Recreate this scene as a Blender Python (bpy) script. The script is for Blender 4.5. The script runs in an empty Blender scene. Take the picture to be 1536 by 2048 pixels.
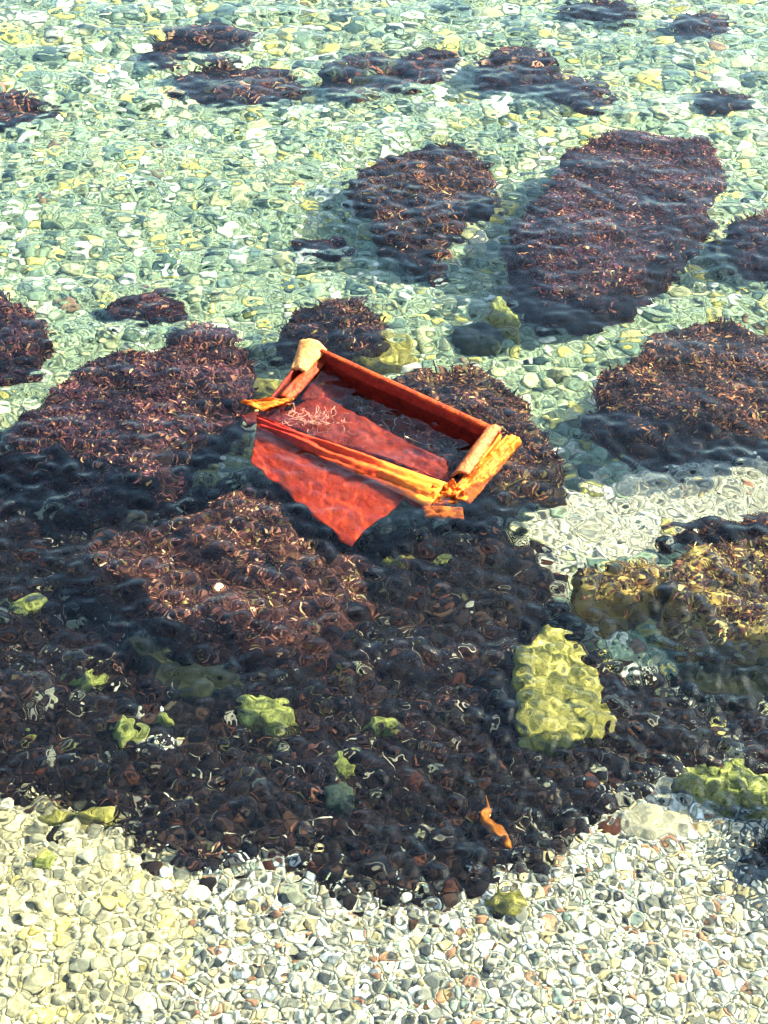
import bpy, math, random
import numpy as np
from mathutils import Vector, noise as mnoise

S = bpy.context.scene
C = S.collection
R = math.radians

# ------------------------------------------------------------------ camera
CAM_H, PITCH, VFOV = 3.2, R(42), R(38)
cam = bpy.data.objects.new('camera', bpy.data.cameras.new('camera'))
C.objects.link(cam)
cam.location = (0, 0, CAM_H)
cam.rotation_euler = (math.pi / 2 - PITCH, 0, 0)
cam.data.sensor_fit = 'VERTICAL'
cam.data.angle = VFOV
cam.data.clip_end = 500
S.camera = cam

# ------------------------------------------------------------------ sky, sun, exposure
SUN_AZ, SUN_EL = R(66), R(41)
w = bpy.data.worlds.new('World')
S.world = w
w.use_nodes = True
sky = w.node_tree.nodes.new('ShaderNodeTexSky')
sky.sky_type = 'NISHITA'
sky.sun_disc = False
sky.dust_density = 1.4
sky.sun_elevation = SUN_EL
sky.sun_rotation = SUN_AZ
w.node_tree.links.new(sky.outputs[0], w.node_tree.nodes['Background'].inputs[0])
w.node_tree.nodes['Background'].inputs[1].default_value = 0.062
sl = bpy.data.lights.new('sun', 'SUN')
sl.energy = 5.0
sl.angle = R(0.5)
sl.color = (1, 0.87, 0.62)
sl.cycles.is_caustics_light = True
so = bpy.data.objects.new('sun', sl)
C.objects.link(so)
so.rotation_euler = Vector((math.sin(SUN_AZ) * math.cos(SUN_EL), math.cos(SUN_AZ) * math.cos(SUN_EL),
                            math.sin(SUN_EL))).to_track_quat('Z', 'Y').to_euler()
S.view_settings.view_transform = 'Standard'
S.view_settings.look = 'None'
S.view_settings.gamma = 1
S.view_settings.use_curve_mapping = False
S.view_settings.exposure = 2.75
S.render.engine = 'CYCLES'
S.cycles.use_denoising = True
S.cycles.use_adaptive_sampling = True
S.cycles.adaptive_threshold = 0.03
S.cycles.max_bounces = 6
S.cycles.diffuse_bounces = 2
S.cycles.transmission_bounces = 6
S.cycles.sample_clamp_indirect = 6

rng = np.random.default_rng(7)
random.seed(7)
F = 1024 / math.tan(VFOV / 2)
UP = np.array([0, math.sin(PITCH), math.cos(PITCH)])
FW = np.array([0, math.cos(PITCH), -math.sin(PITCH)])
RT = np.array([1.0, 0, 0])
EYE = np.array([0, 0, CAM_H])


def at(px, py, z):
    """World point at height z seen at a pixel of the photograph (1536 x 2048), through flat water when z < 0."""
    d = RT * (px - 768) / F + UP * (1024 - py) / F + FW
    d = d / np.linalg.norm(d)
    if z >= 0:
        return EYE + d * ((z - CAM_H) / d[2])
    p = EYE + d * (-CAM_H / d[2])
    c = -d[2]
    n = 1.33
    ct = math.sqrt(1 - (1 - c * c) / n / n)
    t = d / n
    t[2] = -ct
    return p + t * (z / t[2])


def smooth(t):
    t = np.clip(t, 0, 1)
    return t * t * (3 - 2 * t)


def bedz(x, y):
    return -(0.13 + 0.24 * smooth((y - 2.0) / 1.6) + 0.16 * smooth((y - 3.6) / 4.5)
             + 0.012 * np.sin(1.9 * x + 0.6) * np.sin(1.5 * y) + 0.008 * np.sin(4.1 * x - 2 * y))


def atbed(px, py):
    z = -0.3
    for _ in range(6):
        p = at(px, py, z)
        z = float(bedz(p[0], p[1]))
    return at(px, py, z)


# ------------------------------------------------------------------ mesh helpers
def mesh(name, co, quads=None, tris=None, col=None, smooth_=True):
    co = np.asarray(co, dtype=np.float32).reshape(-1, 3)
    q = np.zeros((0, 4), np.int32) if quads is None else np.asarray(quads, np.int32).reshape(-1, 4)
    t = np.zeros((0, 3), np.int32) if tris is None else np.asarray(tris, np.int32).reshape(-1, 3)
    me = bpy.data.meshes.new(name)
    me.vertices.add(len(co))
    me.vertices.foreach_set('co', co.ravel())
    me.loops.add(q.size + t.size)
    me.loops.foreach_set('vertex_index', np.concatenate([q.ravel(), t.ravel()]))
    me.polygons.add(len(q) + len(t))
    me.polygons.foreach_set('loop_start', np.concatenate(
        [np.arange(len(q)) * 4, q.size + np.arange(len(t)) * 3]).astype(np.int32))
    if col is not None:
        a = me.color_attributes.new('tint', 'FLOAT_COLOR', 'POINT')
        c = np.ones((len(co), 4), np.float32)
        c[:, :3] = col
        a.data.foreach_set('color', c.ravel())
    me.update()
    me.validate()
    me.polygons.foreach_set('use_smooth', np.full(len(q) + len(t), smooth_))
    return me


def obj(name, me, mat, parent=None, receiver=True, kind=None, label=None, cat=None, group=None):
    o = bpy.data.objects.new(name, me)
    C.objects.link(o)
    if mat is not None and not me.materials:
        me.materials.append(mat)
    if parent is not None:
        o.parent = parent
    if receiver:
        o.cycles.is_caustics_receiver = True
    tag(o, kind, label, cat, group)
    return o


def tag(o, kind=None, label=None, cat=None, group=None):
    for k, v in (('kind', kind), ('label', label), ('category', cat), ('group', group)):
        if v:
            o[k] = v


def ico(sub):
    import bmesh
    bm = bmesh.new()
    bmesh.ops.create_icosphere(bm, subdivisions=sub, radius=1)
    v = np.array([x.co[:] for x in bm.verts])
    f = np.array([[x.index for x in p.verts] for p in bm.faces])
    bm.free()
    return v, f


# ------------------------------------------------------------------ materials
def mat(name):
    m = bpy.data.materials.new(name)
    m.use_nodes = True
    return m, m.node_tree.nodes, m.node_tree.links.new, m.node_tree.nodes['Principled BSDF']


def ramp(n, stops):
    r = n.new('ShaderNodeValToRGB')
    e = r.color_ramp.elements
    while len(e) < len(stops):
        e.new(0.5)
    for el, (p, c) in zip(e, stops):
        el.position = p
        el.color = (*c, 1)
    return r


def noise_node(n, k, scale, detail=4, rough=0.6, coord='Object'):
    tc = n.new('ShaderNodeTexCoord')
    t = n.new('ShaderNodeTexNoise')
    t.inputs['Scale'].default_value = scale
    t.inputs['Detail'].default_value = detail
    t.inputs['Roughness'].default_value = rough
    k(tc.outputs[coord], t.inputs['Vector'])
    return t


def tint_stone(name, scale=70, lo=0.45, hi=1.5, bump=0.08):
    """Stone whose own colour is the mesh attribute, mottled by noise."""
    m, n, k, b = mat(name)
    a = n.new('ShaderNodeAttribute')
    a.attribute_name = 'tint'
    geo = n.new('ShaderNodeNewGeometry')
    t = n.new('ShaderNodeTexNoise')
    t.inputs['Scale'].default_value = scale
    t.inputs['Detail'].default_value = 5
    t.inputs['Roughness'].default_value = 0.65
    k(geo.outputs['Position'], t.inputs['Vector'])
    mr = n.new('ShaderNodeMapRange')
    mr.inputs[1].default_value, mr.inputs[2].default_value = 0.34, 0.66
    mr.inputs[3].default_value, mr.inputs[4].default_value = lo, hi
    k(t.outputs['Fac'], mr.inputs[0])
    mx = n.new('ShaderNodeMix')
    mx.data_type = 'RGBA'
    mx.blend_type = 'MULTIPLY'
    mx.inputs['Factor'].default_value = 1
    k(a.outputs['Color'], mx.inputs['A'])
    k(mr.outputs[0], mx.inputs['B'])
    k(mx.outputs['Result'], b.inputs['Base Color'])
    bp = n.new('ShaderNodeBump')
    bp.inputs['Strength'].default_value = bump
    bp.inputs['Distance'].default_value = 0.01
    k(t.outputs['Fac'], bp.inputs['Height'])
    k(bp.outputs[0], b.inputs['Normal'])
    b.inputs['Roughness'].default_value = 0.85
    b.inputs['Specular IOR Level'].default_value = 0.1
    return m


def mottled(name, scale, stops, bump=0.5, bscale=40, rough=0.9):
    m, n, k, b = mat(name)
    t = noise_node(n, k, scale, 6, 0.68)
    r = ramp(n, stops)
    k(t.outputs['Fac'], r.inputs[0])
    k(r.outputs[0], b.inputs['Base Color'])
    t2 = noise_node(n, k, bscale, 5, 0.7)
    bp = n.new('ShaderNodeBump')
    bp.inputs['Strength'].default_value = bump
    bp.inputs['Distance'].default_value = 0.015
    k(t2.outputs['Fac'], bp.inputs['Height'])
    k(bp.outputs[0], b.inputs['Normal'])
    b.inputs['Roughness'].default_value = rough
    b.inputs['Specular IOR Level'].default_value = 0.1
    return m


M_STONE = tint_stone('cobble stone')
M_WEED = tint_stone('seaweed fronds', 90, 0.6, 1.4, 0.0)
M_DARKROCK = mottled('weed stained rock', 14, [(0.3, (0.008, 0.005, 0.006)), (0.5, (0.018, 0.01, 0.01)), (0.62, (0.045, 0.025, 0.018)), (0.75, (0.12, 0.08, 0.045))])
M_BROWNROCK = mottled('brown rock', 14, [(0.3, (0.02, 0.012, 0.009)), (0.48, (0.06, 0.037, 0.022)), (0.6, (0.14, 0.095, 0.045)), (0.75, (0.3, 0.24, 0.11))])
M_PINKROCK = mottled('pink brown weed crusted rock', 20, [(0.3, (0.012, 0.004, 0.004)), (0.46, (0.034, 0.011, 0.009)), (0.58, (0.08, 0.03, 0.019)), (0.75, (0.18, 0.1, 0.04))])
M_OLIVE = mottled('yellow green rock', 26, [(0.3, (0.03, 0.035, 0.012)), (0.44, (0.14, 0.13, 0.035)), (0.55, (0.32, 0.27, 0.065)), (0.7, (0.52, 0.43, 0.15))], bump=0.9, bscale=28)  # contrasty mottle, partly painting a net of ripple light
M_LIME = mottled('lime algae stone', 34, [(0.33, (0.04, 0.045, 0.02)), (0.45, (0.16, 0.17, 0.045)), (0.56, (0.34, 0.34, 0.09)), (0.7, (0.52, 0.5, 0.22))], bump=0.8, bscale=60)
M_GOLD = mottled('golden rock', 14, [(0.3, (0.06, 0.035, 0.015)), (0.45, (0.25, 0.15, 0.035)), (0.6, (0.42, 0.29, 0.08)), (0.75, (0.5, 0.4, 0.17))])
M_CREAM = mottled('cream rock', 12, [(0.3, (0.3, 0.26, 0.17)), (0.5, (0.55, 0.46, 0.28)), (0.7, (0.75, 0.66, 0.45))])
M_GREY = mottled('grey mottled rock', 10, [(0.3, (0.08, 0.09, 0.085)), (0.5, (0.13, 0.14, 0.13)), (0.7, (0.19, 0.19, 0.17))], bump=0.2)  # unused grey, mixed for the shaded patch
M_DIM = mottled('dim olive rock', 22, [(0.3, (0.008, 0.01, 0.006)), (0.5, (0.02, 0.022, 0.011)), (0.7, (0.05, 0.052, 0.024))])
M_TEAL = mottled('grey green rock', 16, [(0.3, (0.02, 0.03, 0.025)), (0.5, (0.045, 0.06, 0.04)), (0.7, (0.12, 0.14, 0.08))])


def bed_material():
    m, n, k, b = mat('seabed gravel')
    geo = n.new('ShaderNodeNewGeometry')
    v = n.new('ShaderNodeTexVoronoi')
    v.inputs['Scale'].default_value = 55
    k(geo.outputs['Position'], v.inputs['Vector'])
    r = n.new('ShaderNodeMapRange')
    r.inputs[3].default_value, r.inputs[4].default_value = 0.45, 1.4
    sx = n.new('ShaderNodeSeparateColor')
    k(v.outputs['Color'], sx.inputs[0])
    k(sx.outputs[0], r.inputs[0])
    a = n.new('ShaderNodeAttribute')
    a.attribute_name = 'tint'
    mx = n.new('ShaderNodeMix')
    mx.data_type = 'RGBA'
    mx.blend_type = 'MULTIPLY'
    mx.inputs['Factor'].default_value = 1
    k(a.outputs['Color'], mx.inputs['A'])
    k(r.outputs[0], mx.inputs['B'])
    k(mx.outputs['Result'], b.inputs['Base Color'])
    bp = n.new('ShaderNodeBump')
    bp.inputs['Strength'].default_value = 0.8
    bp.inputs['Distance'].default_value = 0.02
    bp.invert = True
    k(v.outputs['Distance'], bp.inputs['Height'])
    k(bp.outputs[0], b.inputs['Normal'])
    b.inputs['Roughness'].default_value = 0.9
    b.inputs['Specular IOR Level'].default_value = 0.1
    return m


def water_material():
    """Air side: refracting, reflecting water. Water side: partly straight-through so that daylight reaches the bottom,
    partly refracting so that the ripples focus the sun."""
    m = bpy.data.materials.new('clear sea water')
    m.use_nodes = True
    n, k = m.node_tree.nodes, m.node_tree.links.new
    n.clear()
    g = n.new('ShaderNodeBsdfGlass')
    g.inputs['IOR'].default_value = 1.33
    g.inputs['Roughness'].default_value = 0
    g.inputs['Color'].default_value = (0.84, 1.0, 0.97, 1)
    geo = n.new('ShaderNodeNewGeometry')
    t = n.new('ShaderNodeBsdfTransparent')
    rf = n.new('ShaderNodeBsdfRefraction')
    rf.inputs['IOR'].default_value = 1.22
    rf.inputs['Roughness'].default_value = 0
    mx = n.new('ShaderNodeMixShader')
    mx.inputs[0].default_value = 0.74
    m2 = n.new('ShaderNodeMixShader')
    o = n.new('ShaderNodeOutputMaterial')
    k(t.outputs[0], mx.inputs[1])
    k(rf.outputs[0], mx.inputs[2])
    k(geo.outputs['Backfacing'], m2.inputs[0])
    k(g.outputs[0], m2.inputs[1])
    k(mx.outputs[0], m2.inputs[2])
    k(m2.outputs[0], o.inputs[0])
    return m


def plastic(name, lo, hi, trans=0.3, scale=14):
    m, n, k, b = mat(name)
    t = noise_node(n, k, scale, 6, 0.7)
    r = ramp(n, [(0.3, lo), (0.7, hi)])
    k(t.outputs['Fac'], r.inputs[0])
    t3 = noise_node(n, k, 7, 8, 0.75)
    st = n.new('ShaderNodeMapRange')
    st.inputs[1].default_value, st.inputs[2].default_value = 0.52, 0.72
    st.inputs[3].default_value, st.inputs[4].default_value = 0.0, 0.75
    k(t3.outputs['Fac'], st.inputs[0])
    mx = n.new('ShaderNodeMix')
    mx.data_type = 'RGBA'
    k(st.outputs[0], mx.inputs['Factor'])
    k(r.outputs[0], mx.inputs['A'])
    mx.inputs['B'].default_value = (lo[0] * 0.35, lo[1] * 0.5 + 0.008, lo[2] * 0.5 + 0.004, 1)
    k(mx.outputs['Result'], b.inputs['Base Color'])
    b.inputs['Roughness'].default_value = 0.55
    b.inputs['Specular IOR Level'].default_value = 0.2
    t2 = noise_node(n, k, 50, 4, 0.6)
    bp = n.new('ShaderNodeBump')
    bp.inputs['Strength'].default_value = 0.7
    bp.inputs['Distance'].default_value = 0.012
    k(t2.outputs['Fac'], bp.inputs['Height'])
    k(bp.outputs[0], b.inputs['Normal'])
    tr = n.new('ShaderNodeBsdfTranslucent')
    k(mx.outputs['Result'], tr.inputs[0])
    ms = n.new('ShaderNodeMixShader')
    ms.inputs[0].default_value = trans
    k(b.outputs[0], ms.inputs[1])
    k(tr.outputs[0], ms.inputs[2])
    k(ms.outputs[0], n['Material Output'].inputs[0])
    return m


M_RED = plastic('red orange plastic', (0.38, 0.015, 0.002), (0.66, 0.062, 0.006), 0.4)
M_REDRIM = plastic('red plastic rim with bleached spots', (0.15, 0.009, 0.007), (0.56, 0.075, 0.01), 0.2, 16)
M_TANRIM = plastic('scuffed tan orange plastic', (0.24, 0.05, 0.018), (0.52, 0.19, 0.06), 0.1, 14)
M_MAROON = plastic('dark red plastic', (0.12, 0.01, 0.007), (0.36, 0.035, 0.018), 0.3, 22)  # deeper red for the inner walls and small pieces
M_PINK = plastic('scuffed red plastic', (0.2, 0.014, 0.007), (0.5, 0.07, 0.03), 0.1, 30)
M_ORANGE = plastic('sun bleached orange plastic', (0.55, 0.06, 0.006), (0.8, 0.24, 0.02), 0.25, 26)
M_FOLD = plastic('dark fouled red skin', (0.12, 0.008, 0.005), (0.42, 0.04, 0.016), 0.15, 26)
M_PEACH = plastic('faded peach plastic', (0.5, 0.2, 0.06), (0.66, 0.33, 0.12), 0.15, 12)

M_LEAF = plastic('dry orange leaf', (0.4, 0.09, 0.01), (0.62, 0.2, 0.02), 0.3, 40)


def fade_plastic():
    """Front lip: red at one end, bleached to orange at the other, along the piece itself."""
    m, n, k, b = mat('red plastic bleached to orange along its length')
    tc = n.new('ShaderNodeTexCoord')
    sp = n.new('ShaderNodeSeparateXYZ')
    k(tc.outputs['Generated'], sp.inputs[0])
    t = noise_node(n, k, 16, 6, 0.7)
    ad = n.new('ShaderNodeMath')
    ad.operation = 'MULTIPLY_ADD'
    ad.inputs[1].default_value = 0.9
    k(t.outputs['Fac'], ad.inputs[0])
    sb = n.new('ShaderNodeMath')
    sb.operation = 'SUBTRACT'
    sb.inputs[1].default_value = 0.45
    k(sp.outputs['X'], sb.inputs[0])
    k(sb.outputs[0], ad.inputs[2])
    r = ramp(n, [(0.15, (0.28, 0.014, 0.007)), (0.6, (0.55, 0.05, 0.01)), (1.0, (0.8, 0.24, 0.02))])
    k(ad.outputs[0], r.inputs[0])
    k(r.outputs[0], b.inputs['Base Color'])
    b.inputs['Roughness'].default_value = 0.6
    b.inputs['Specular IOR Level'].default_value = 0.2
    return m


M_FADE = fade_plastic()

# ------------------------------------------------------------------ seabed and water (structure)
def axis(inner, outs):
    return np.concatenate([-np.array(outs[::-1]), inner, np.array(outs)]) if outs else inner


def grid(xs2d, ys2d, z):
    ny, nx = xs2d.shape
    co = np.stack([xs2d, ys2d, z], -1).reshape(-1, 3)
    i = np.arange(nx * ny).reshape(ny, nx)
    q = np.stack([i[:-1, :-1], i[:-1, 1:], i[1:, 1:], i[1:, :-1]], -1).reshape(-1, 4)
    return co, q


def waves(X, Y, lim):
    Z = np.zeros_like(X)
    r = np.random.default_rng(3)

    def band(n, l0, l1, slope, spread, gain):
        nonlocal Z
        B = np.zeros_like(X)
        for _ in range(n):
            lam = l0 * (l1 / l0) ** r.random()
            th = r.normal(math.pi / 2 + 0.1, spread)
            kx, ky = 2 * math.pi / lam * math.cos(th), 2 * math.pi / lam * math.sin(th)
            amp = slope * math.sqrt(2 / n) * lam / (2 * math.pi) * np.clip((lam / lim - 2.2) / 2.0, 0, 1)
            B += amp * np.sin(kx * X + ky * Y + r.random() * 6.283)
        Z = Z + B * gain

    near = 1 - smooth((Y - 3.0) / 2.2)
    near2 = 1 - smooth((Y - 2.3) / 1.3)
    patch = 0.8 + 0.35 * np.sin(1.3 * X + 0.7 * Y + 1) * np.sin(1.9 * Y - 0.6 * X)
    band(50, 0.11, 0.38, 0.075, 0.6, 1.0)
    band(70, 0.032, 0.1, 0.15, 0.9, patch)
    band(60, 0.024, 0.06, 0.25, 1.6, near2 * patch)
    band(40, 0.05, 0.12, 0.12, 1.6, near)
    for lam, th, a in ((0.9, 1.45, 0.003), (1.4, 1.8, 0.004), (0.6, 1.2, 0.002)):
        Z = Z + a * np.sin(2 * math.pi / lam * (math.cos(th) * X + math.sin(th) * Y) + lam * 9)
    return Z


NR, NC = 1050, 600
yr = 1.15 * (10.5 / 1.15) ** np.linspace(0, 1, NR)
yr = np.concatenate([[-40, -12, -3, 0.6], yr, [14, 24, 45, 60]])
u = np.concatenate([[-1.6, -1.25], np.linspace(-1, 1, NC), [1.25, 1.6]])
hw = 0.36 * np.clip(yr, 1.15, 10.5) + 0.35
X = u[None, :] * hw[:, None]
X[:, 0], X[:, -1] = -60, 60
Y = np.repeat(yr[:, None], X.shape[1], 1)
lim = 0.0022 * np.clip(Y, 1.15, None)
Z = waves(X, Y, lim)
fade = np.zeros_like(Z)
fade[4:-4, 2:-2] = 1
co, q = grid(X, Y, Z * fade)
water = obj('water', mesh('water', co, q), water_material(), receiver=False, kind='structure')
water.cycles.is_caustics_caster = True


# ------------------------------------------------------------------ rocks
def resample(P, n, passes=2):
    P = np.asarray(P)
    Q = np.vstack([P, P[:1]])
    seg = np.linalg.norm(np.diff(Q, axis=0), axis=1)
    s = np.concatenate([[0], np.cumsum(seg)])
    t = np.linspace(0, s[-1], n, endpoint=False)
    out = np.stack([np.interp(t, s, Q[:, k]) for k in range(P.shape[1])], 1)
    for _ in range(passes):
        out = 0.5 * out + 0.25 * (np.roll(out, 1, 0) + np.roll(out, -1, 0))
    return out


FOOTPRINTS = []


def in_poly(x, y, P):
    inside = np.zeros(np.shape(x), bool)
    j = len(P) - 1
    for i in range(len(P)):
        xi, yi, xj, yj = P[i][0], P[i][1], P[j][0], P[j][1]
        if yi != yj:
            inside ^= ((yi > y) != (yj > y)) & (x < (xj - xi) * (y - yi) / (yj - yi) + xi)
        j = i
    return inside


FLAT = [(1.05, -0.12), (1.04, 0.1), (1.03, 0.35), (1.02, 0.58), (0.995, 0.76), (0.96, 0.88), (0.9, 0.955), (0.82, 0.985),
        (0.7, 1.0), (0.56, 1.01), (0.42, 1.02), (0.28, 1.03), (0.14, 1.03)]
DOME = [(1.06, -0.12), (1.05, 0.08), (1.02, 0.25), (0.98, 0.42), (0.92, 0.58), (0.84, 0.72), (0.74, 0.83), (0.62, 0.91),
        (0.5, 0.96), (0.38, 0.985), (0.26, 1.0), (0.13, 1.01)]


def weed_fronds(tri_pts, count, length, width, palette, seed, lift=0.55):
    """Short bent ribbons rooted on a surface given as triangles (n,3,3)."""
    r = np.random.default_rng(seed)
    a, b, c = tri_pts[:, 0], tri_pts[:, 1], tri_pts[:, 2]
    nn = np.cross(b - a, c - a)
    area = np.linalg.norm(nn, axis=1) + 1e-12
    nn = nn / area[:, None]
    wgt = area * np.clip(nn[:, 2] + 0.25, 0.0, 1) ** 1.5
    # clumps: weed grows in patches
    mid = (a + b + c) / 3
    cl = 0.5 + 0.5 * np.sin(mid[:, 0] * 21 + 3 * np.sin(mid[:, 1] * 13)) * np.sin(mid[:, 1] * 19 + 2 * np.sin(mid[:, 0] * 17))
    wgt = wgt * (0.12 + cl ** 1.6)
    idx = r.choice(len(a), count, p=wgt / wgt.sum())
    u, v = r.random(count), r.random(count)
    f = u + v > 1
    u[f], v[f] = 1 - u[f], 1 - v[f]
    p = a[idx] + u[:, None] * (b - a)[idx] + v[:, None] * (c - a)[idx]
    n = nn[idx]
    t = r.normal(size=(count, 3))
    t -= (t * n).sum(1)[:, None] * n
    t /= np.linalg.norm(t, axis=1)[:, None] + 1e-9
    side = np.cross(n, t)
    L = length * np.exp(r.normal(0, 0.35, count))[:, None]
    W = width * np.exp(r.normal(0, 0.35, count))[:, None]
    up = lift * (0.4 + r.random(count))[:, None]
    p0 = p - n * 0.004
    p1 = p + (t * 0.5 + n * up * 0.8) * L
    p2 = p + (t * 1.0 + n * up * (0.4 + 0.9 * r.random(count)[:, None]) + side * r.normal(0, 0.25, count)[:, None]) * L
    V = np.stack([p0 - side * W * 0.35, p0 + side * W * 0.35, p1 - side * W, p1 + side * W,
                  p2 - side * W * 0.7, p2 + side * W * 0.7], 1)
    base = np.arange(count)[:, None] * 6
    q = np.concatenate([base + [0, 1, 3, 2], base + [2, 3, 5, 4]], 1).reshape(-1, 4)
    cols = np.array([x[1] for x in palette])
    pr = np.array([x[0] for x in palette], float)
    ci = r.choice(len(palette), count, p=pr / pr.sum())
    m2 = mid[idx]
    patch = 0.5 + 0.5 * np.sin(m2[:, 0] * 14 + 2.5 * np.sin(m2[:, 1] * 11 + 1)) * np.sin(m2[:, 1] * 16 + 2.5 * np.sin(m2[:, 0] * 9))
    col = cols[ci] * (np.exp(r.normal(0, 0.25, count)) * (0.35 + 1.3 * patch ** 1.6))[:, None]
    return V.reshape(-1, 3), q, np.repeat(col, 6, 0)


WEED = [(46, (0.026, 0.009, 0.01)), (32, (0.09, 0.034, 0.024)), (14, (0.29, 0.11, 0.045)), (4, (0.52, 0.29, 0.13)), (4, (0.13, 0.1, 0.03))]  # brightest entries, in the next palettes too, paint ripple glints as weed colour
WEED_PURPLE = [(44, (0.03, 0.01, 0.015)), (37, (0.095, 0.031, 0.037)), (13, (0.27, 0.1, 0.06)), (3, (0.5, 0.28, 0.14)), (3, (0.11, 0.075, 0.03))]
WEED_TAN = [(42, (0.024, 0.008, 0.009)), (30, (0.075, 0.027, 0.022)), (17, (0.24, 0.09, 0.055)), (4, (0.45, 0.26, 0.15)), (7, (0.14, 0.1, 0.03))]
WEED_DARK = [(74, (0.012, 0.007, 0.008)), (14, (0.03, 0.014, 0.011)), (6, (0.1, 0.04, 0.025)), (3, (0.34, 0.29, 0.21)), (3, (0.06, 0.055, 0.02))]  # the pale entry imitates thin ripple glints across the dark band


def rock(label, px_poly, ztop, material, cat='rock', name='rock', weed=0, palette=WEED, prof=FLAT, slope=(0, 0), rough=1.45,
         near=0.55, wl=0.018, ww=0.003, n=96, group=None, passes=2, sink=0.0, lift=0.5):
    px_poly = np.array(px_poly, float)
    y0, y1 = px_poly[:, 1].min(), px_poly[:, 1].max()
    c0 = atbed(px_poly[:, 0].mean(), px_poly[:, 1].mean())
    zb = float(bedz(c0[0], c0[1]))
    P = []
    for x, y in px_poly:
        t = (y - y0) / (y1 - y0)
        P.append(at(x, y, ztop + (zb - ztop) * near * t * t)[:2])
    P = resample(P, n, passes)
    cen = P.mean(0)
    size = math.sqrt(abs(np.sum(P[:, 0] * np.roll(P[:, 1], -1) - P[:, 1] * np.roll(P[:, 0], -1)) / 2))
    area2 = np.sum(P[:, 0] * np.roll(P[:, 1], -1) - P[:, 1] * np.roll(P[:, 0], -1))
    if area2 < 0:
        P = P[::-1]
    FOOTPRINTS.append(cen + (P - cen) * 0.97)
    h = ztop - zb
    seed = Vector((cen[0] * 7.1, cen[1] * 3.3, len(FOOTPRINTS) * 5.7))
    V = []
    for s, zf in prof:
        for a in P:
            xy = (a - cen) * s
            z = zf * h
            if zf > 0.5:
                z += (slope[0] * xy[0] + slope[1] * xy[1]) * (zf - 0.5) * 2
            p = Vector((xy[0], xy[1], z))
            k = size * 0.075 * rough
            d = mnoise.noise_vector(p * (2.6 / size) + seed) * k * 1.2 + mnoise.noise_vector(p * (6.5 / size) + seed) * k * 0.7 \
                + mnoise.noise_vector(p * (17 / size) + seed) * k * 0.3
            d.z = d.z * min(1, h / size * 1.4 + 0.2) * (0.3 + 0.7 * max(0, zf))
            V.append(p + d)
    top = Vector((0, 0, sum(v.z for v in V[-n:]) / n))
    V.append(top)
    zmax = max(v.z for v in V) + zb
    over = max(0.0, zmax - min(-0.012, ztop + 0.05)) if ztop < 0 else 0
    i = np.arange(len(prof) * n).reshape(len(prof), n)
    j = np.roll(i, -1, 1)
    q = np.stack([i[:-1], j[:-1], j[1:], i[1:]], -1).reshape(-1, 4)
    t = np.stack([i[-1], j[-1], np.full(n, len(V) - 1)], -1)
    V = np.array([v[:] for v in V])
    V[:, 2] -= over + sink
    o = obj(name, mesh(name, V, q, t), material, label=label, cat=cat, group=group)
    o.location = (cen[0], cen[1], zb)
    if weed:
        tri = np.concatenate([V[q[:, [0, 1, 2]]], V[q[:, [0, 2, 3]]], V[t]])
        v, qq, col = weed_fronds(tri, int(weed * 3.8), wl, ww, palette, len(FOOTPRINTS), lift)
        zlim = -zb - 0.006
        if ztop < 0:
            v[:, 2] = np.minimum(v[:, 2], zlim)
        obj('seaweed', mesh('seaweed', v, qq, col=col), M_WEED, parent=o, kind='stuff')
    return o


rock('large flat rock under dark purple seaweed left of the orange crate',
     [(10, 845), (90, 775), (200, 715), (330, 665), (410, 622), (480, 628), (488, 660), (470, 735), (478, 800), (440, 850), (385, 900),
      (330, 955), (230, 985), (120, 960), (40, 905)], -0.07, M_DARKROCK, weed=5200, palette=WEED_PURPLE)
rock('dark weedy boulder cut by the left edge of the picture, above the large flat rock',
     [(-110, 590), (-20, 565), (45, 585), (84, 640), (70, 700), (0, 735), (-110, 720)], -0.08, M_DARKROCK, weed=1900, palette=WEED_PURPLE, prof=DOME)
rock('small brown weed tufted rock just behind the pale corner of the crate',
     [(548, 650), (590, 612), (660, 588), (735, 588), (770, 620), (755, 665), (690, 690), (610, 700), (560, 690)], -0.12, M_BROWNROCK,
     weed=1500, palette=WEED_TAN, prof=DOME)
rock('brown weedy boulder the orange crate is lodged against, on its right',
     [(800, 745), (870, 722), (960, 728), (1020, 762), (1040, 810), (1085, 860), (1135, 930), (1115, 960), (1050, 1000), (970, 1025),
      (900, 960), (830, 850)], -0.12, M_BROWNROCK, weed=3000, palette=WEED, slope=(0.05, 0.02))
rock('tan rock covered in pink brown weed below the torn crate flap',
     [(205, 1110), (290, 1060), (400, 1010), (500, 968), (565, 965), (600, 1010), (640, 1065), (735, 1125), (742, 1185), (690, 1240),
      (610, 1290), (560, 1335), (480, 1320), (390, 1280), (300, 1205), (230, 1170)], -0.13, M_PINKROCK, weed=3000, palette=WEED_TAN, near=0.35, wl=0.014, lift=0.28)
rock('dark triangular rock between the crate and the long block, narrow end towards the crate',
     [(700, 335), (760, 300), (830, 278), (910, 275), (965, 300), (1000, 330), (975, 375), (930, 410), (895, 450), (888, 545), (840, 540),
      (780, 480), (745, 410)], -0.15, M_DARKROCK, weed=3000, palette=WEED, slope=(0, 0.06))
rock('long upright block coated in purple weed, upper right',
     [(1180, 248), (1260, 238), (1425, 262), (1442, 305), (1420, 380), (1400, 440), (1350, 525), (1270, 590), (1190, 635), (1080, 620),
      (1035, 560), (1048, 480), (1090, 380), (1130, 310)], -0.05, M_DARKROCK, weed=5200, palette=WEED_PURPLE, near=0.6, passes=1, rough=0.9)
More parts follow.
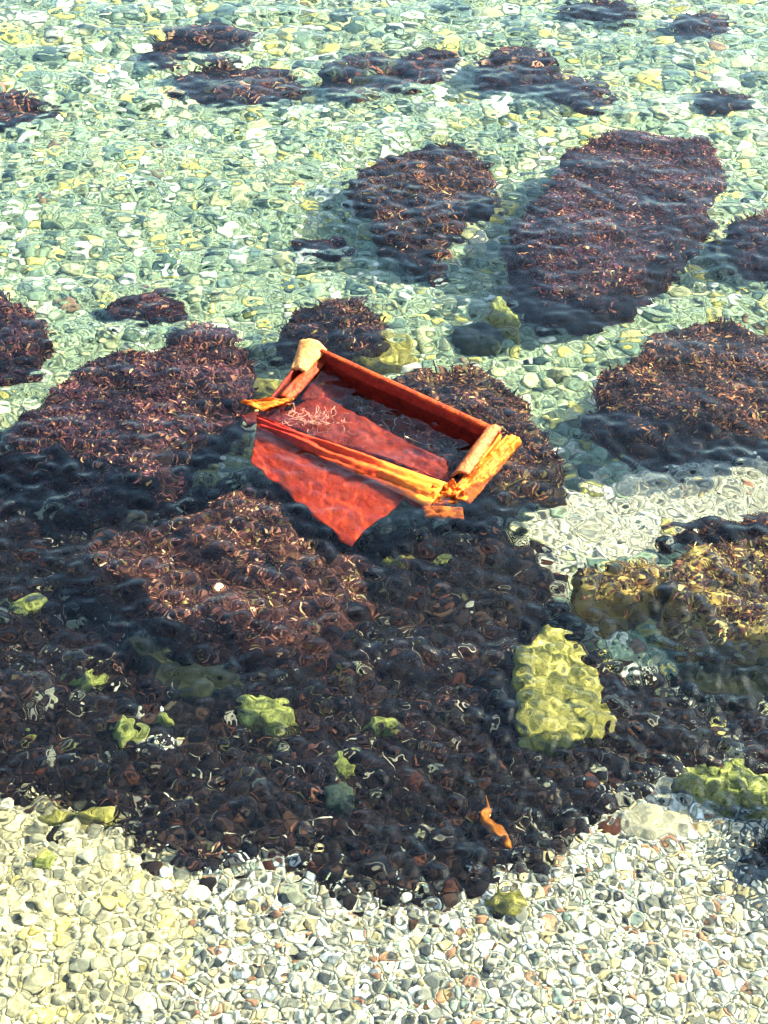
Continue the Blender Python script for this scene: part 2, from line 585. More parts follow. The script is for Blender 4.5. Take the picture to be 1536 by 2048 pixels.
rock('wide dark weedy boulder at the right edge below the long block',
     [(1190, 780), (1245, 740), (1265, 680), (1370, 622), (1440, 615), (1560, 650), (1640, 720), (1640, 880), (1480, 895), (1370, 900),
      (1270, 905), (1215, 850)], -0.08, M_DARKROCK, weed=4600, palette=WEED)
rock('dark rock cut by the right edge beside the long block',
     [(1455, 440), (1500, 410), (1600, 400), (1640, 500), (1560, 535), (1470, 520)], -0.16, M_DARKROCK, weed=1200, palette=WEED_PURPLE, prof=DOME)
rock('dark reddish boulder with a yellow top at the right edge, beyond the yellow block',
     [(1350, 1150), (1375, 1105), (1450, 1078), (1560, 1060), (1660, 1100), (1660, 1280), (1500, 1300), (1400, 1270), (1345, 1205)], -0.07, M_GOLD,
     weed=1500, palette=[(40, (0.06, 0.02, 0.02)), (30, (0.16, 0.06, 0.03)), (30, (0.4, 0.28, 0.1))], near=0.4)
rock('wedge of golden rock with a grey green flank behind the yellow block',
     [(1152, 1140), (1230, 1130), (1340, 1128), (1345, 1160), (1300, 1195), (1262, 1215), (1232, 1262), (1190, 1255), (1165, 1215)], -0.1, M_GOLD,
     weed=260, palette=[(60, (0.12, 0.05, 0.02)), (40, (0.4, 0.26, 0.08))], near=0.9)
rock('tall yellow green block standing alone in the dark weed, lower right',
     [(1062, 1255), (1095, 1236), (1155, 1270), (1172, 1315), (1205, 1375), (1215, 1420), (1200, 1468), (1145, 1500), (1075, 1508), (1045, 1475),
      (1040, 1400), (1044, 1305)], -0.12, M_OLIVE, near=0.6, passes=1, rough=1.2)
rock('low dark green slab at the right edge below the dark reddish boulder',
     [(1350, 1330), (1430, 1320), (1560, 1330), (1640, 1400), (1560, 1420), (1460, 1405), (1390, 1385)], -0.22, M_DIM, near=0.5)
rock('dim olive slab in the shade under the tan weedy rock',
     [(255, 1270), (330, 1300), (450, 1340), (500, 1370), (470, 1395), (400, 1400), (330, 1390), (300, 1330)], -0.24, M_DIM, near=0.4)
rock('jagged yellow green rock at the right edge where pale pebbles begin',
     [(1362, 1540), (1400, 1522), (1450, 1535), (1480, 1520), (1500, 1570), (1490, 1605), (1440, 1600), (1395, 1580)], -0.06, M_LIME, rough=1.9,
     near=0.5, passes=1)
rock('yellow olive rock leaning out past the right edge above the grey shaded patch',
     [(1466, 1520), (1510, 1540), (1580, 1580), (1600, 1640), (1540, 1620), (1500, 1600)], -0.05, M_LIME, rough=1.8, near=0.5, passes=1)
rock('black weedy stone just cut by the right edge on the grey shaded patch',
     [(1522, 1670), (1560, 1650), (1620, 1680), (1600, 1730), (1540, 1725)], -0.04, M_DARKROCK, weed=260, palette=WEED_DARK, prof=DOME, wl=0.02)
rock('broad low cream stone in the pale pebbles below the yellow green rocks',
     [(1240, 1625), (1300, 1600), (1370, 1612), (1385, 1650), (1310, 1672), (1250, 1660)], -0.135, M_CREAM, near=0.3, rough=1.0, prof=DOME)
rock('dark low weedy ridge at the right edge across the pale pebbles',
     [(1330, 1062), (1380, 1046), (1460, 1036), (1600, 1026), (1640, 1062), (1500, 1066), (1400, 1078)], -0.24, M_DARKROCK, weed=500, palette=WEED, prof=DOME, wl=0.02)
rock('pointed yellow green shard left of the long block base',
     [(975, 600), (1000, 592), (1030, 630), (1040, 660), (1010, 650), (985, 630)], -0.2, M_LIME, near=0.4, rough=1.3, n=48)

FAR = [
    ('low dark rock farthest left of those in the upper water', [(-60, 190), (20, 180), (90, 195), (98, 215), (40, 235), (-60, 245)], 0.2),
    ('flat dark rock highest in the picture on its left half', [(290, 95), (340, 62), (430, 45), (500, 50), (470, 72), (370, 85), (320, 115)], 0.2),
    ('long dark rock with a brown crest in the upper water left of centre', [(345, 140), (400, 115), (480, 112), (560, 128), (600, 160), (565, 190), (500, 200), (440, 185), (370, 160)], 0.22),
    ('grey blue boulder beside the long crested rock', [(640, 160), (660, 118), (740, 95), (800, 105), (790, 150), (740, 172), (680, 185)], 0.25),
    ('dark mound left of the square dark block in the upper water', [(770, 150), (820, 110), (880, 82), (910, 110), (870, 140), (810, 165)], 0.2),
    ('square dark block in the upper water right of centre', [(965, 120), (980, 85), (1050, 80), (1105, 95), (1110, 140), (1050, 160), (970, 158)], 0.33),
    ('dark mound shaped as the shadow right of the square dark block', [(1060, 160), (1130, 150), (1190, 168), (1220, 195), (1180, 212), (1120, 185)], 0.16),  # dark mound standing in for the block's cast shadow
    ('thin dark rock at the very top edge right of centre', [(1130, 8), (1190, -5), (1260, 0), (1250, 18), (1180, 22)], 0.2),
    ('small dark rock at the top edge near the right', [(1350, 40), (1400, 22), (1450, 35), (1420, 60), (1370, 60)], 0.18),
    ('small blue grey rock right of the shadow mound', [(1405, 190), (1450, 178), (1500, 190), (1470, 208), (1420, 208)], 0.16),
]
for lab, poly, h in FAR:
    c0 = atbed(np.mean([p[0] for p in poly]), np.mean([p[1] for p in poly]))
    rock(lab, poly, float(bedz(c0[0], c0[1])) + h * 0.75, M_TEAL if 'grey' in lab else M_BROWNROCK, weed=150 if 'grey' in lab else 800, palette=WEED_TAN, prof=DOME,
         near=0.4, wl=0.032, ww=0.007, n=64)

SMALL = [
    ('low shadowed rock in the cobbles left of the triangular rock', [(585, 480), (640, 460), (700, 470), (690, 500), (620, 505)], 0.12, M_DARKROCK, 300),
    ('blue dim stone between the small brown rock and the yellow shard', [(905, 655), (960, 640), (1010, 655), (1000, 690), (940, 690)], 0.12, M_TEAL, 0),
    ('dark low rock behind the large flat rock', [(200, 600), (290, 580), (370, 590), (360, 620), (260, 640), (210, 630)], 0.14, M_DARKROCK, 500),
    ('pale green stone beside the left corner of the crate', [(490, 770), (530, 745), (560, 752), (575, 785), (530, 800), (500, 795)], 0.14, M_OLIVE, 0),
    ('olive stone between the two small rocks behind the crate', [(705, 690), (760, 660), (820, 668), (830, 715), (770, 735), (715, 720)], 0.12, M_OLIVE, 0),
    ('bright lime green stone with a hollow, largest in the dark weed', [(465, 1395), (495, 1378), (530, 1392), (575, 1390), (595, 1415), (580, 1445), (548, 1460), (515, 1445), (480, 1425)], 0.13, M_LIME, 0),
    ('forked lime green stone lower left in the dark weed', [(222, 1440), (245, 1415), (262, 1440), (290, 1450), (282, 1475), (255, 1490), (243, 1510), (232, 1480)], 0.1, M_LIME, 0),
    ('dull green stone left of the dark pool', [(135, 1350), (160, 1330), (195, 1318), (215, 1345), (190, 1370), (158, 1375)], 0.1, M_LIME, 0),
    ('yellow half stone between the forked stone and the largest lime stone', [(302, 1430), (325, 1410), (350, 1425), (350, 1445), (320, 1448)], 0.08, M_LIME, 0),
    ('pale lime stone at the middle of the dark band', [(728, 1440), (745, 1422), (790, 1422), (803, 1440), (790, 1460), (748, 1462)], 0.09, M_LIME, 0),
    ('yellow topped stone above a grey green pair, dark band centre', [(655, 1530), (675, 1500), (705, 1503), (712, 1535), (685, 1550)], 0.08, M_LIME, 0),
    ('grey green speckled stone below the yellow topped stone', [(645, 1570), (680, 1552), (712, 1570), (712, 1610), (690, 1622), (652, 1608)], 0.08, M_TEAL, 0),
    ('green stone at the left edge beside the dark pool', [(15, 1205), (45, 1185), (80, 1178), (82, 1205), (50, 1228), (22, 1225)], 0.1, M_LIME, 0),
    ('green brown stone on the edge of the white pebbles at bottom centre', [(970, 1790), (1000, 1768), (1040, 1770), (1055, 1810), (1030, 1828), (990, 1815)], 0.07, M_OLIVE, 0),
    ('yellow stone in the cream stones at lower left', [(62, 1712), (90, 1700), (108, 1715), (100, 1740), (70, 1740)], 0.05, M_LIME, 0),
    ('olive stone just below the crate flap tip', [(765, 1115), (800, 1092), (820, 1092), (812, 1120), (780, 1130)], 0.09, M_OLIVE, 0),
    ('small lime stone right of the crate flap tip', [(868, 1112), (885, 1102), (898, 1118), (885, 1128)], 0.07, M_LIME, 0),
    ('round pale tan stone on the right end of the tan weedy rock', [(705, 1195), (722, 1180), (740, 1190), (735, 1208), (712, 1208)], 0.2, M_CREAM, 0),
    ('small yellow stone at far left of the dark band', [(40, 1462), (58, 1452), (74, 1465), (64, 1480), (46, 1478)], 0.06, M_LIME, 0),
    ('yellowish stone ledge where the cream stones meet the dark weed', [(75, 1620), (130, 1615), (190, 1605), (235, 1610), (225, 1640), (150, 1640), (90, 1642)], 0.07, M_OLIVE, 0),
]
for lab, poly, h, m, wd in SMALL:
    c0 = atbed(np.mean([p[0] for p in poly]), np.mean([p[1] for p in poly]))
    rock(lab, poly, float(bedz(c0[0], c0[1])) + h * 0.7, m, cat='stone', name='stone', weed=wd, palette=WEED_PURPLE, prof=DOME, near=0.4, n=56,
         rough=1.0, passes=1)

# ------------------------------------------------------------------ cobbles and pebbles
def zone_poly(pts):
    return np.array([atbed(x, y)[:2] for x, y in pts])


DARK = zone_poly([(-500, 880), (0, 880), (130, 965), (330, 985), (500, 960), (700, 1080), (880, 1040), (960, 1025), (1060, 1090), (1130, 1180),
                  (1160, 1280), (1230, 1330), (1400, 1400), (1536, 1420), (2000, 1420), (2000, 1560), (1536, 1560), (1400, 1530), (1340, 1560),
                  (1240, 1600), (1180, 1645), (1110, 1720), (1010, 1735), (960, 1790), (860, 1812), (650, 1790), (550, 1705), (420, 1750),
                  (330, 1720), (180, 1640), (0, 1590), (-500, 1590)])
PALE_R = zone_poly([(880, 1180), (1000, 1110), (1120, 960), (1300, 920), (1800, 890), (1800, 1090), (1360, 1080), (1340, 1130), (1160, 1140), (1120, 1200), (1000, 1240)])
PALE_2 = zone_poly([(225, 1430), (420, 1385), (445, 1440), (330, 1510), (235, 1495)])
PALE_3 = zone_poly([(780, 1230), (960, 1120), (1160, 1150), (1160, 1260), (1010, 1260)])
GREY_SHADE = zone_poly([(1390, 1680), (1460, 1630), (1560, 1600), (1700, 1640), (1700, 1880), (1560, 1880), (1480, 1830), (1420, 1760)])  # bare grey zone that paints soft shade and sky reflection onto the bed
CREAM_L = zone_poly([(-500, 1590), (0, 1590), (180, 1640), (330, 1720), (400, 1790), (360, 1900), (280, 2000), (200, 2120), (-500, 2120)])

UPPER_PAL = [(24, (0.28, 0.36, 0.23)), (12, (0.14, 0.2, 0.15)), (24, (0.48, 0.48, 0.25)), (15, (0.62, 0.54, 0.16)), (19, (0.74, 0.72, 0.54)), (6, (0.06, 0.1, 0.085)), (1, (0.3, 0.19, 0.11))]
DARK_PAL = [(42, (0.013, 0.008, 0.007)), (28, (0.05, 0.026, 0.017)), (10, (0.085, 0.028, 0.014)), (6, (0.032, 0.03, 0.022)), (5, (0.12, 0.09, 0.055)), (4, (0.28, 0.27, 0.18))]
PALE_PAL = [(34, (0.7, 0.63, 0.46)), (26, (0.85, 0.81, 0.68)), (12, (0.3, 0.28, 0.21)), (15, (0.64, 0.5, 0.25)), (7, (0.09, 0.09, 0.085)), (6, (0.5, 0.24, 0.13)), (4, (0.36, 0.4, 0.3))]
CREAM_PAL = [(38, (0.5, 0.42, 0.23)), (22, (0.66, 0.58, 0.37)), (20, (0.42, 0.36, 0.22)), (8, (0.27, 0.25, 0.17)), (12, (0.62, 0.5, 0.18))]
KIND = {'upper': UPPER_PAL, 'dark': DARK_PAL, 'pale': PALE_PAL, 'cream': CREAM_PAL}

XS = np.concatenate([[-60, -30, -15, -8], np.linspace(-4.2, 4.2, 240), [8, 15, 30, 60]])
YS = np.concatenate([[-40, -15, -5], np.linspace(0, 11, 320), [15, 22, 35, 60]])
GX, GY = np.meshgrid(XS, YS)
co, q = grid(GX, GY, bedz(GX, GY))
gx_, gy_ = GX.ravel(), GY.ravel()
bt = np.where((gy_ > float(atbed(768, 1450)[1]))[:, None], np.array([0.3, 0.36, 0.22]), np.array([0.44, 0.39, 0.27]))
for Pz, cz_ in ((PALE_R, (0.55, 0.51, 0.37)), (CREAM_L, (0.5, 0.42, 0.24)), (DARK, (0.014, 0.01, 0.009)), (GREY_SHADE, (0.1, 0.11, 0.105))):
    bt[in_poly(gx_, gy_, Pz)] = cz_
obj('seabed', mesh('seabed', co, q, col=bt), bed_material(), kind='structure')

# candidates: large stones first
shore = float(atbed(768, 1800)[1])
cand = []


def throw(n, y0, y1, r0, r1, k=1.0):
    y = np.sqrt(rng.random(n) * (y1 * y1 - y0 * y0) + y0 * y0)
    x = (rng.random(n) * 2 - 1) * (0.34 * y + 0.3)
    r = r0 * (r1 / r0) ** (rng.random(n) ** k)
    o = np.argsort(-r)
    return np.stack([x, y, r], 1)[o]


def zone_of(x, y):
    d = in_poly(x, y, DARK)
    p = in_poly(x, y, PALE_R)
    c = in_poly(x, y, CREAM_L)
    z = np.where(y > float(atbed(768, 1450)[1]), 0, 2)  # 0 upper, 2 pale shore
    z = np.where(p, 4, z)
    z = np.where(c, 3, z)
    z = np.where(d, 1, z)
    return z


ALL = np.concatenate([throw(26000, 2.6, 10.2, 0.017, 0.068, 2.2), throw(9000, 1.4, 4.2, 0.016, 0.04, 1.6), throw(95000, 1.4, 2.75, 0.0042, 0.0135, 1.5)])
ALL = ALL[np.argsort(-ALL[:, 2])]
Zn = zone_of(ALL[:, 0], ALL[:, 1])
jit = rng.normal(0, 0.05, (len(ALL), 2))
Zn = zone_of(ALL[:, 0] + jit[:, 0], ALL[:, 1] + jit[:, 1])
patchy = (in_poly(ALL[:, 0], ALL[:, 1], PALE_2) & (rng.random(len(ALL)) < 0.85)) | (in_poly(ALL[:, 0], ALL[:, 1], PALE_3) & (rng.random(len(ALL)) < 0.5))
Zn = np.where(patchy, 4, Zn)
under = np.zeros(len(ALL), bool)
for P in FOOTPRINTS:
    under |= in_poly(ALL[:, 0], ALL[:, 1], P)
r = ALL[:, 2]
ok = ~under
ok &= ~((Zn == 2) & (r > 0.0125 + 0.004 * (rng.random(len(r)) < 0.1)))
ok &= ~((Zn == 4) & (r > 0.0165))
ok &= ~((Zn == 0) & (r < 0.0155))
ok &= ~((Zn == 0) & (r > 0.0125 + 0.0058 * ALL[:, 1]))
ok &= ~((Zn == 1) & (r < 0.013))
ok &= ~((Zn == 1) & (r > 0.026))
ok &= ~((Zn == 3) & (r > 0.029))
ok &= ~(in_poly(ALL[:, 0] + jit[:, 0], ALL[:, 1] + jit[:, 1], GREY_SHADE) & (rng.random(len(ALL)) > 0.06))
ALL, Zn = ALL[ok], Zn[ok]
cell = 0.08
H = {}
keep = []
for i, (x, y, rr) in enumerate(ALL):
    ci, cj = int(math.floor(x / cell)), int(math.floor(y / cell))
    good = True
    for a in (ci - 2, ci - 1, ci, ci + 1, ci + 2):
        for b in (cj - 2, cj - 1, cj, cj + 1, cj + 2):
            for (xx, yy, r2) in H.get((a, b), ()):
                if (x - xx) ** 2 + (y - yy) ** 2 < (0.8 * (rr + r2)) ** 2:
                    good = False
                    break
            if not good:
                break
        if not good:
            break
    if good:
        H.setdefault((ci, cj), []).append((x, y, rr))
        keep.append(i)
ST, Zn = ALL[keep], Zn[keep]

ZN = ['upper', 'dark', 'pale', 'cream', 'pale']
COLNAME = {
    'upper': ['grey green', 'dark green grey', 'olive cream', 'yellow', 'whitish', 'near black', 'brown'],
    'dark': ['blackish', 'dark brown', 'rust red', 'dark olive', 'tan', 'pale olive'],
    'pale': ['cream', 'white', 'grey', 'sandy yellow', 'slate grey', 'rust orange', 'greenish'],
    'cream': ['straw coloured', 'pale cream', 'dull grey', 'slate grey', 'yellow'],
}
nst = len(ST)
ci = np.zeros(nst, int)
for z in range(5):
    pal = KIND[ZN[z]]
    pr = np.array([p[0] for p in pal], float)
    m = Zn == z
    ci[m] = rng.choice(len(pal), m.sum(), p=pr / pr.sum())
SCL = np.stack([rng.uniform(0.85, 1.3, nst), rng.uniform(0.75, 1.0, nst), rng.uniform(0.45, 0.75, nst)], 1)
SCL[Zn == 1, 2] *= 0.6
SCL[Zn == 3, 2] *= 0.5
SCL[Zn == 0, 2] *= 0.75
ROT = rng.uniform(0, math.pi, nst)
SZ = bedz(ST[:, 0], ST[:, 1])

# the 300 that show largest stand as objects of their own
cz = SZ / 1.33
rel = np.stack([ST[:, 0], ST[:, 1], cz - CAM_H], 1)
dep = rel @ FW
px = 768 + F * (rel @ RT) / dep
py = 1024 - F * (rel @ UP) / dep
infr = (px > 10) & (px < 1526) & (py > 10) & (py < 2040)
app = np.where(infr & (ST[:, 2] > 0.019), ST[:, 2] / dep, 0)
big = np.argsort(-app)[:300]
big = big[app[big] > 0]

V0, F0 = ico(1)   # 12 verts, 20 faces
V1, F1 = ico(2)   # 42 verts, 80 faces
V2, F2 = ico(3)   # 162 verts, 320 faces


def stone_shape(V, seed, amt=0.3):
    out = np.empty_like(V)
    s = Vector((seed * 3.7, seed * 1.3, seed * 9.1))
    for i, v in enumerate(V):
        p = Vector(v)
        k = 1 + amt * mnoise.noise(p * 0.9 + s) + amt * 0.6 * mnoise.noise(p * 2.1 + s)
        out[i] = v * k
    # blunt facets
    r2 = np.random.default_rng(seed)
    for _ in range(5):
        n = r2.normal(size=3)
        n /= np.linalg.norm(n)
        d = out @ n
        lim = r2.uniform(0.6, 0.85)
        out -= np.where(d > lim, (d - lim) * 0.8, 0)[:, None] * n
    return out


SH0 = [stone_shape(V0, k + 80, 0.2) * 1.08 for k in range(10)]
SH1 = [stone_shape(V1, k) for k in range(14)]
SH2 = [stone_shape(V2, k + 40) for k in range(4)]

LAND = [('the orange crate', 760, 860), ('the large flat weedy rock', 250, 800), ('the long upright block', 1240, 430), ('the triangular dark rock', 860, 400),
        ('the wide weedy boulder at right', 1400, 770), ('the tan weedy rock', 480, 1150), ('the yellow green block', 1130, 1380),
        ('the square dark block', 1040, 120), ('the long crested rock', 480, 155), ('the grey blue boulder', 720, 140), ('the grey shaded patch', 1500, 1730),
        ('the largest lime stone', 530, 1420), ('the golden wedge rock', 1240, 1190), ('the small brown rock behind the crate', 660, 640),
        ('the yellow shard', 1005, 625), ('the forked lime stone', 255, 1460), ('the broad low cream stone', 1310, 1640), ('the pale lime stone', 765, 1440),
        ('the yellow topped stone', 685, 1525), ('the dull green stone', 178, 1348), ('the orange leaf', 995, 1645),
        ('the green brown stone', 1015, 1795), ('the yellow stone at lower left', 85, 1720), ('the yellowish ledge', 155, 1622),
        ('the jagged yellow green rock', 1425, 1560), ('the olive stone by the flap tip', 795, 1110), ('the flat dark rock highest at left', 400, 75),
        ('the shadow mound', 1140, 180), ('the small left edge stone', 55, 1466), ('the left edge boulder', 20, 650), ('the farthest left rock', 40, 205),
        ('the low shadowed rock', 640, 480), ('the right edge rock', 1500, 470), ('the right edge green slab', 1450, 1360)]


def land_label(colname, x, y, size):
    best = min(LAND, key=lambda l: (l[1] - x) ** 2 + 1.6 * (l[2] - y) ** 2)
    dx, dy = x - best[1], y - best[2]
    if abs(dx) > abs(dy):
        side = 'right of' if dx > 0 else 'left of'
    else:
        side = 'in front of' if dy > 0 else 'behind'
    t = f'{size} {colname} cobble lying {side} {best[0]}'.split()
    return ' '.join(t if len(t) <= 16 else t[:1] + t[2:])


variants = {}
isbig = np.zeros(nst, bool)
med = np.median(ST[big, 2])
for i in big:
    isbig[i] = True
    zk = ZN[Zn[i]]
    shp = int(rng.integers(len(SH2)))
    key = (zk, ci[i], shp)
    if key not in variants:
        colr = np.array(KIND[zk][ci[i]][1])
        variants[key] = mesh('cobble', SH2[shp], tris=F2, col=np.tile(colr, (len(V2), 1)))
    rr = ST[i, 2]
    gname = {'upper': 'cobbles on the pale green seabed', 'dark': 'weed darkened cobbles in the dark band', 'pale': 'cobbles among pale pebbles',
             'cream': 'cream stones at lower left'}[zk]
    o = obj('cobble', variants[key], M_STONE, label=land_label(COLNAME[zk][ci[i]], px[i], py[i], ('large' if rr > 1.25 * med else 'small' if rr < 0.85 * med else 'medium')
            + (' flattish' if SCL[i, 2] < 0.36 else ' plump' if SCL[i, 2] > 0.52 else '') + (' elongated' if SCL[i, 0] / SCL[i, 1] > 1.35 else '')), cat='cobble', group=gname)
    o.location = (ST[i, 0], ST[i, 1], SZ[i] + rr * SCL[i, 2] * 0.45)
    o.scale = tuple(rr * SCL[i])
    o.rotation_euler = (rng.normal(0, 0.2), rng.normal(0, 0.2), ROT[i])


def bulk(name, idx):
    VV, TT, CC = [], [], []
    off = 0
    for i in idx:
        zk = ZN[Zn[i]]
        tiny = ST[i, 2] < 0.008
        s = (SH0[i % len(SH0)] if tiny else SH1[i % len(SH1)]) * (ST[i, 2] * SCL[i])
        c, n_ = math.cos(ROT[i]), math.sin(ROT[i])
        p = np.stack([s[:, 0] * c - s[:, 1] * n_, s[:, 0] * n_ + s[:, 1] * c, s[:, 2]], 1)
        p += (ST[i, 0], ST[i, 1], SZ[i] + ST[i, 2] * SCL[i, 2] * 0.4)
        VV.append(p)
        TT.append((F0 if tiny else F1) + off)
        off += len(s)
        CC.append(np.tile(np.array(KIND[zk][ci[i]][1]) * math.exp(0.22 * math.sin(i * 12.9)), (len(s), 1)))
    return obj(name, mesh(name, np.concatenate(VV), tris=np.concatenate(TT), col=np.concatenate(CC)), M_STONE, kind='stuff')


rest = np.where(~isbig)[0]
bulk('cobbles', rest[ST[rest, 2] >= 0.0165])
bulk('pebbles', rest[ST[rest, 2] < 0.0165])

# weed growing between the stones of the dark band
Y0, Y1 = float(atbed(768, 1820)[1]), float(atbed(768, 860)[1])
gx = (rng.random(50000) * 2 - 1) * 1.8
gy = Y0 + rng.random(50000) * (Y1 - Y0)
m = in_poly(gx + rng.normal(0, 0.02, 50000), gy, DARK)
m &= ~(in_poly(gx, gy, PALE_2) & (rng.random(50000) < 0.85)) & ~(in_poly(gx, gy, PALE_3) & (rng.random(50000) < 0.75))
for P in FOOTPRINTS:
    m &= ~in_poly(gx, gy, P)
gx, gy = gx[m], gy[m]
e = 0.02
gz = bedz(gx, gy) + 0.016
tri = np.stack([np.stack([gx, gy, gz], 1), np.stack([gx + e, gy, gz], 1), np.stack([gx, gy + e, gz], 1)], 1)
v, qq, col = weed_fronds(tri, 22000, 0.026, 0.0026, WEED_DARK, 99, 0.7)
obj('seaweed', mesh('seaweed', v, qq, col=col), M_WEED, kind='stuff')

# ------------------------------------------------------------------ the orange crate
BL, BR, FR, FL = at(622, 694, 0.05), at(1000, 868, 0.035), at(892, 992, -0.01), at(512, 832, -0.02)
crate = bpy.data.objects.new('crate', None)
C.objects.link(crate)
mid = (BL + BR + FR + FL) / 4
crate.location = (mid[0], mid[1], -0.3)
tag(crate, label='broken orange red plastic crate lying tilted and half sunk among weedy rocks', cat='crate')
ORG = np.array(crate.location)
FLOOR_Z = -0.27


def down(p, z, inset=0.04):
    d = (mid - p)
    d[2] = 0
    q_ = p + d * inset
    return np.array([q_[0], q_[1], z])


fBL, fBR, fFR, fFL = down(BL, -0.15), down(BR, -0.15), down(FR, -0.17), down(FL, -0.16)


def sheet(corners, nu, nv, thick, wob=0.0, seed=0, edge=0.0, func=None):
    """A bilinear panel of real thickness: corners a,b,c,d in order; wobble along its normal, ragged far edge."""
    a, b, c, d = [np.asarray(p, float) for p in corners]
    nrm = np.cross(b - a, d - a)
    nrm /= np.linalg.norm(nrm)
    top = np.empty((nv, nu, 3))
    for j in range(nv):
        for i in range(nu):
            u_, v_ = i / (nu - 1), j / (nv - 1)
            p = (a * (1 - u_) + b * u_) * (1 - v_) + (d * (1 - u_) + c * u_) * v_
            s = Vector((u_ * 3 + seed * 7.7, v_ * 3, seed))
            p = p + nrm * (wob * (mnoise.noise(s) + 0.6 * mnoise.noise(s * 2.7) + 0.45 * abs(mnoise.noise(s * 5.3)) + 0.25 * mnoise.noise(s * 11)))
            if edge:
                k = edge * v_ * v_
                p = p + (c - b) / np.linalg.norm(c - b) * k * mnoise.noise(Vector((u_ * 9 + seed, 3.1, 0)))
            if func is not None:
                p = func(p, u_, v_, nrm)
            top[j, i] = p
    bot = top - nrm * thick
    V = np.concatenate([top.reshape(-1, 3), bot.reshape(-1, 3)]) - ORG
    N = nu * nv
    i = np.arange(N).reshape(nv, nu)
    q1 = np.stack([i[:-1, :-1], i[:-1, 1:], i[1:, 1:], i[1:, :-1]], -1).reshape(-1, 4)
    Q = [q1, q1[:, ::-1] + N]
    loop = np.concatenate([i[0, :-1], i[:-1, -1], i[-1, :0:-1], i[:0:-1, 0]])
    nx = np.roll(loop, -1)
    Q.append(np.stack([loop, loop + N, nx + N, nx], -1))
    return V, np.concatenate(Q)


def panel(name, corners, material, nu=24, nv=10, thick=0.008, wob=0.004, seed=1, edge=0, func=None, parent=None):
    V, Q = sheet(corners, nu, nv, thick, wob, seed, edge, func)
    return obj(name, mesh(name, V, Q), material, parent=parent or crate)


def lip(name, a, b, r0, r1, material, seed=0, flat=0.6, nseg=36):
    """A rounded rail along an edge, with growing section and small dents."""
    ax = (b - a) / np.linalg.norm(b - a)
    s = np.cross(ax, [0, 0, 1.0])
    s /= np.linalg.norm(s)
    upv = np.cross(s, ax)
    m_ = 12
    V = []
    for i in range(nseg + 1):
        t = i / nseg
        c = a * (1 - t) + b * t
        rr = r0 * (1 - t) + r1 * t
        endk = min(1, (t * nseg + 0.6) / 2, ((1 - t) * nseg + 0.6) / 2)
        for k in range(m_):
            th = 2 * math.pi * k / m_
            d = 1 + 0.22 * mnoise.noise(Vector((t * 8 + seed * 5, math.cos(th), math.sin(th))))
            V.append(c + (s * math.cos(th) + upv * math.sin(th) * flat) * rr * d * endk)
    V.append(a)
    V.append(b)
    i = np.arange((nseg + 1) * m_).reshape(nseg + 1, m_)
    j = np.roll(i, -1, 1)
    Q = np.stack([i[:-1], j[:-1], j[1:], i[1:]], -1).reshape(-1, 4)
    T = np.concatenate([np.stack([j[0], i[0], np.full(m_, len(V) - 2)], -1), np.stack([i[-1], j[-1], np.full(m_, len(V) - 1)], -1)])
    return obj(name, mesh(name, np.array(V) - ORG, Q, T), material, parent=crate)


panel('base', [fFL, fFR, fBR, fBL], M_REDRIM, 40, 20, seed=2, wob=0.012)
panel('back_panel', [BR, BL, fBL, fBR], M_MAROON, 40, 12, seed=3)
panel('end_panel', [BL, FL, fFL, fBL], M_MAROON, 20, 12, seed=4)
panel('end_panel', [FR, BR, fBR, fFR], M_ORANGE, 20, 12, seed=5)
panel('front_panel', [FL, FR, fFR, fFL], M_RED, 40, 12, seed=6)
# torn outer skin lying out to the front
f0, f1, f2, f3 = at(514, 846, -0.035), at(818, 990, -0.045), at(700, 1092, -0.075), at(503, 925, -0.06)
panel('torn_flap', [f0, f1, f2, f3], M_RED, 60, 40, thick=0.006, wob=0.009, seed=8, edge=0.015)
z3 = np.array([0, 0, 0.006])
lip('rim', BL + z3, BR + z3, 0.009, 0.014, M_REDRIM, 1)
panel('rim', [at(640, 704, 0.03), at(660, 716, 0.01), at(580, 806, -0.02), at(556, 792, -0.005)], M_REDRIM, 10, 24, thick=0.01, wob=0.012, seed=41,
      func=lambda p, u_, v_, nn: p + np.array([0, 0, 0.01 * math.sin(math.pi * u_)]))
# the wide folded front lip, narrow at its left end
panel('rim', [at(514, 832, -0.005), at(892, 968, 0.01), at(860, 1018, -0.03), at(522, 858, -0.02)], M_FADE, 90, 18, thick=0.01, wob=0.01, seed=21,
      func=lambda p, u_, v_, nn: p + np.array([0, 0, 0.014 * math.sin(math.pi * v_) * (0.3 + u_)]) + nn * (0.003 * math.sin(v_ * 16 + 3 * u_)
      + 0.003 * mnoise.noise(Vector((u_ * 3, v_ * 22, 5)))))
panel('corner', [at(862, 972, 0.002), at(905, 962, 0.006), at(936, 1000, -0.02), at(866, 1016, -0.03)], M_ORANGE, 22, 22, thick=0.012, wob=0.03, seed=22)
panel('rim', [at(1012, 872, 0.006), at(1042, 886, -0.02), at(938, 1010, -0.03), at(896, 992, -0.005)], M_ORANGE, 16, 60, thick=0.012, wob=0.02, seed=3,
      edge=0.01, func=lambda p, u_, v_, nn: p + np.array([0, 0, 0.014 * math.sin(math.pi * u_)]) + nn * 0.006 * mnoise.noise(Vector((u_ * 4, v_ * 26, 2))))
panel('end_ridge', [at(968, 868, 0.02), at(1003, 860, 0.035), at(938, 954, 0.004), at(900, 956, -0.02)], M_TANRIM, 14, 30, thick=0.012, wob=0.006, seed=6,
      func=lambda p, u_, v_, nn: p + np.array([0, 0, 0.022 * math.sin(math.pi * u_)]))
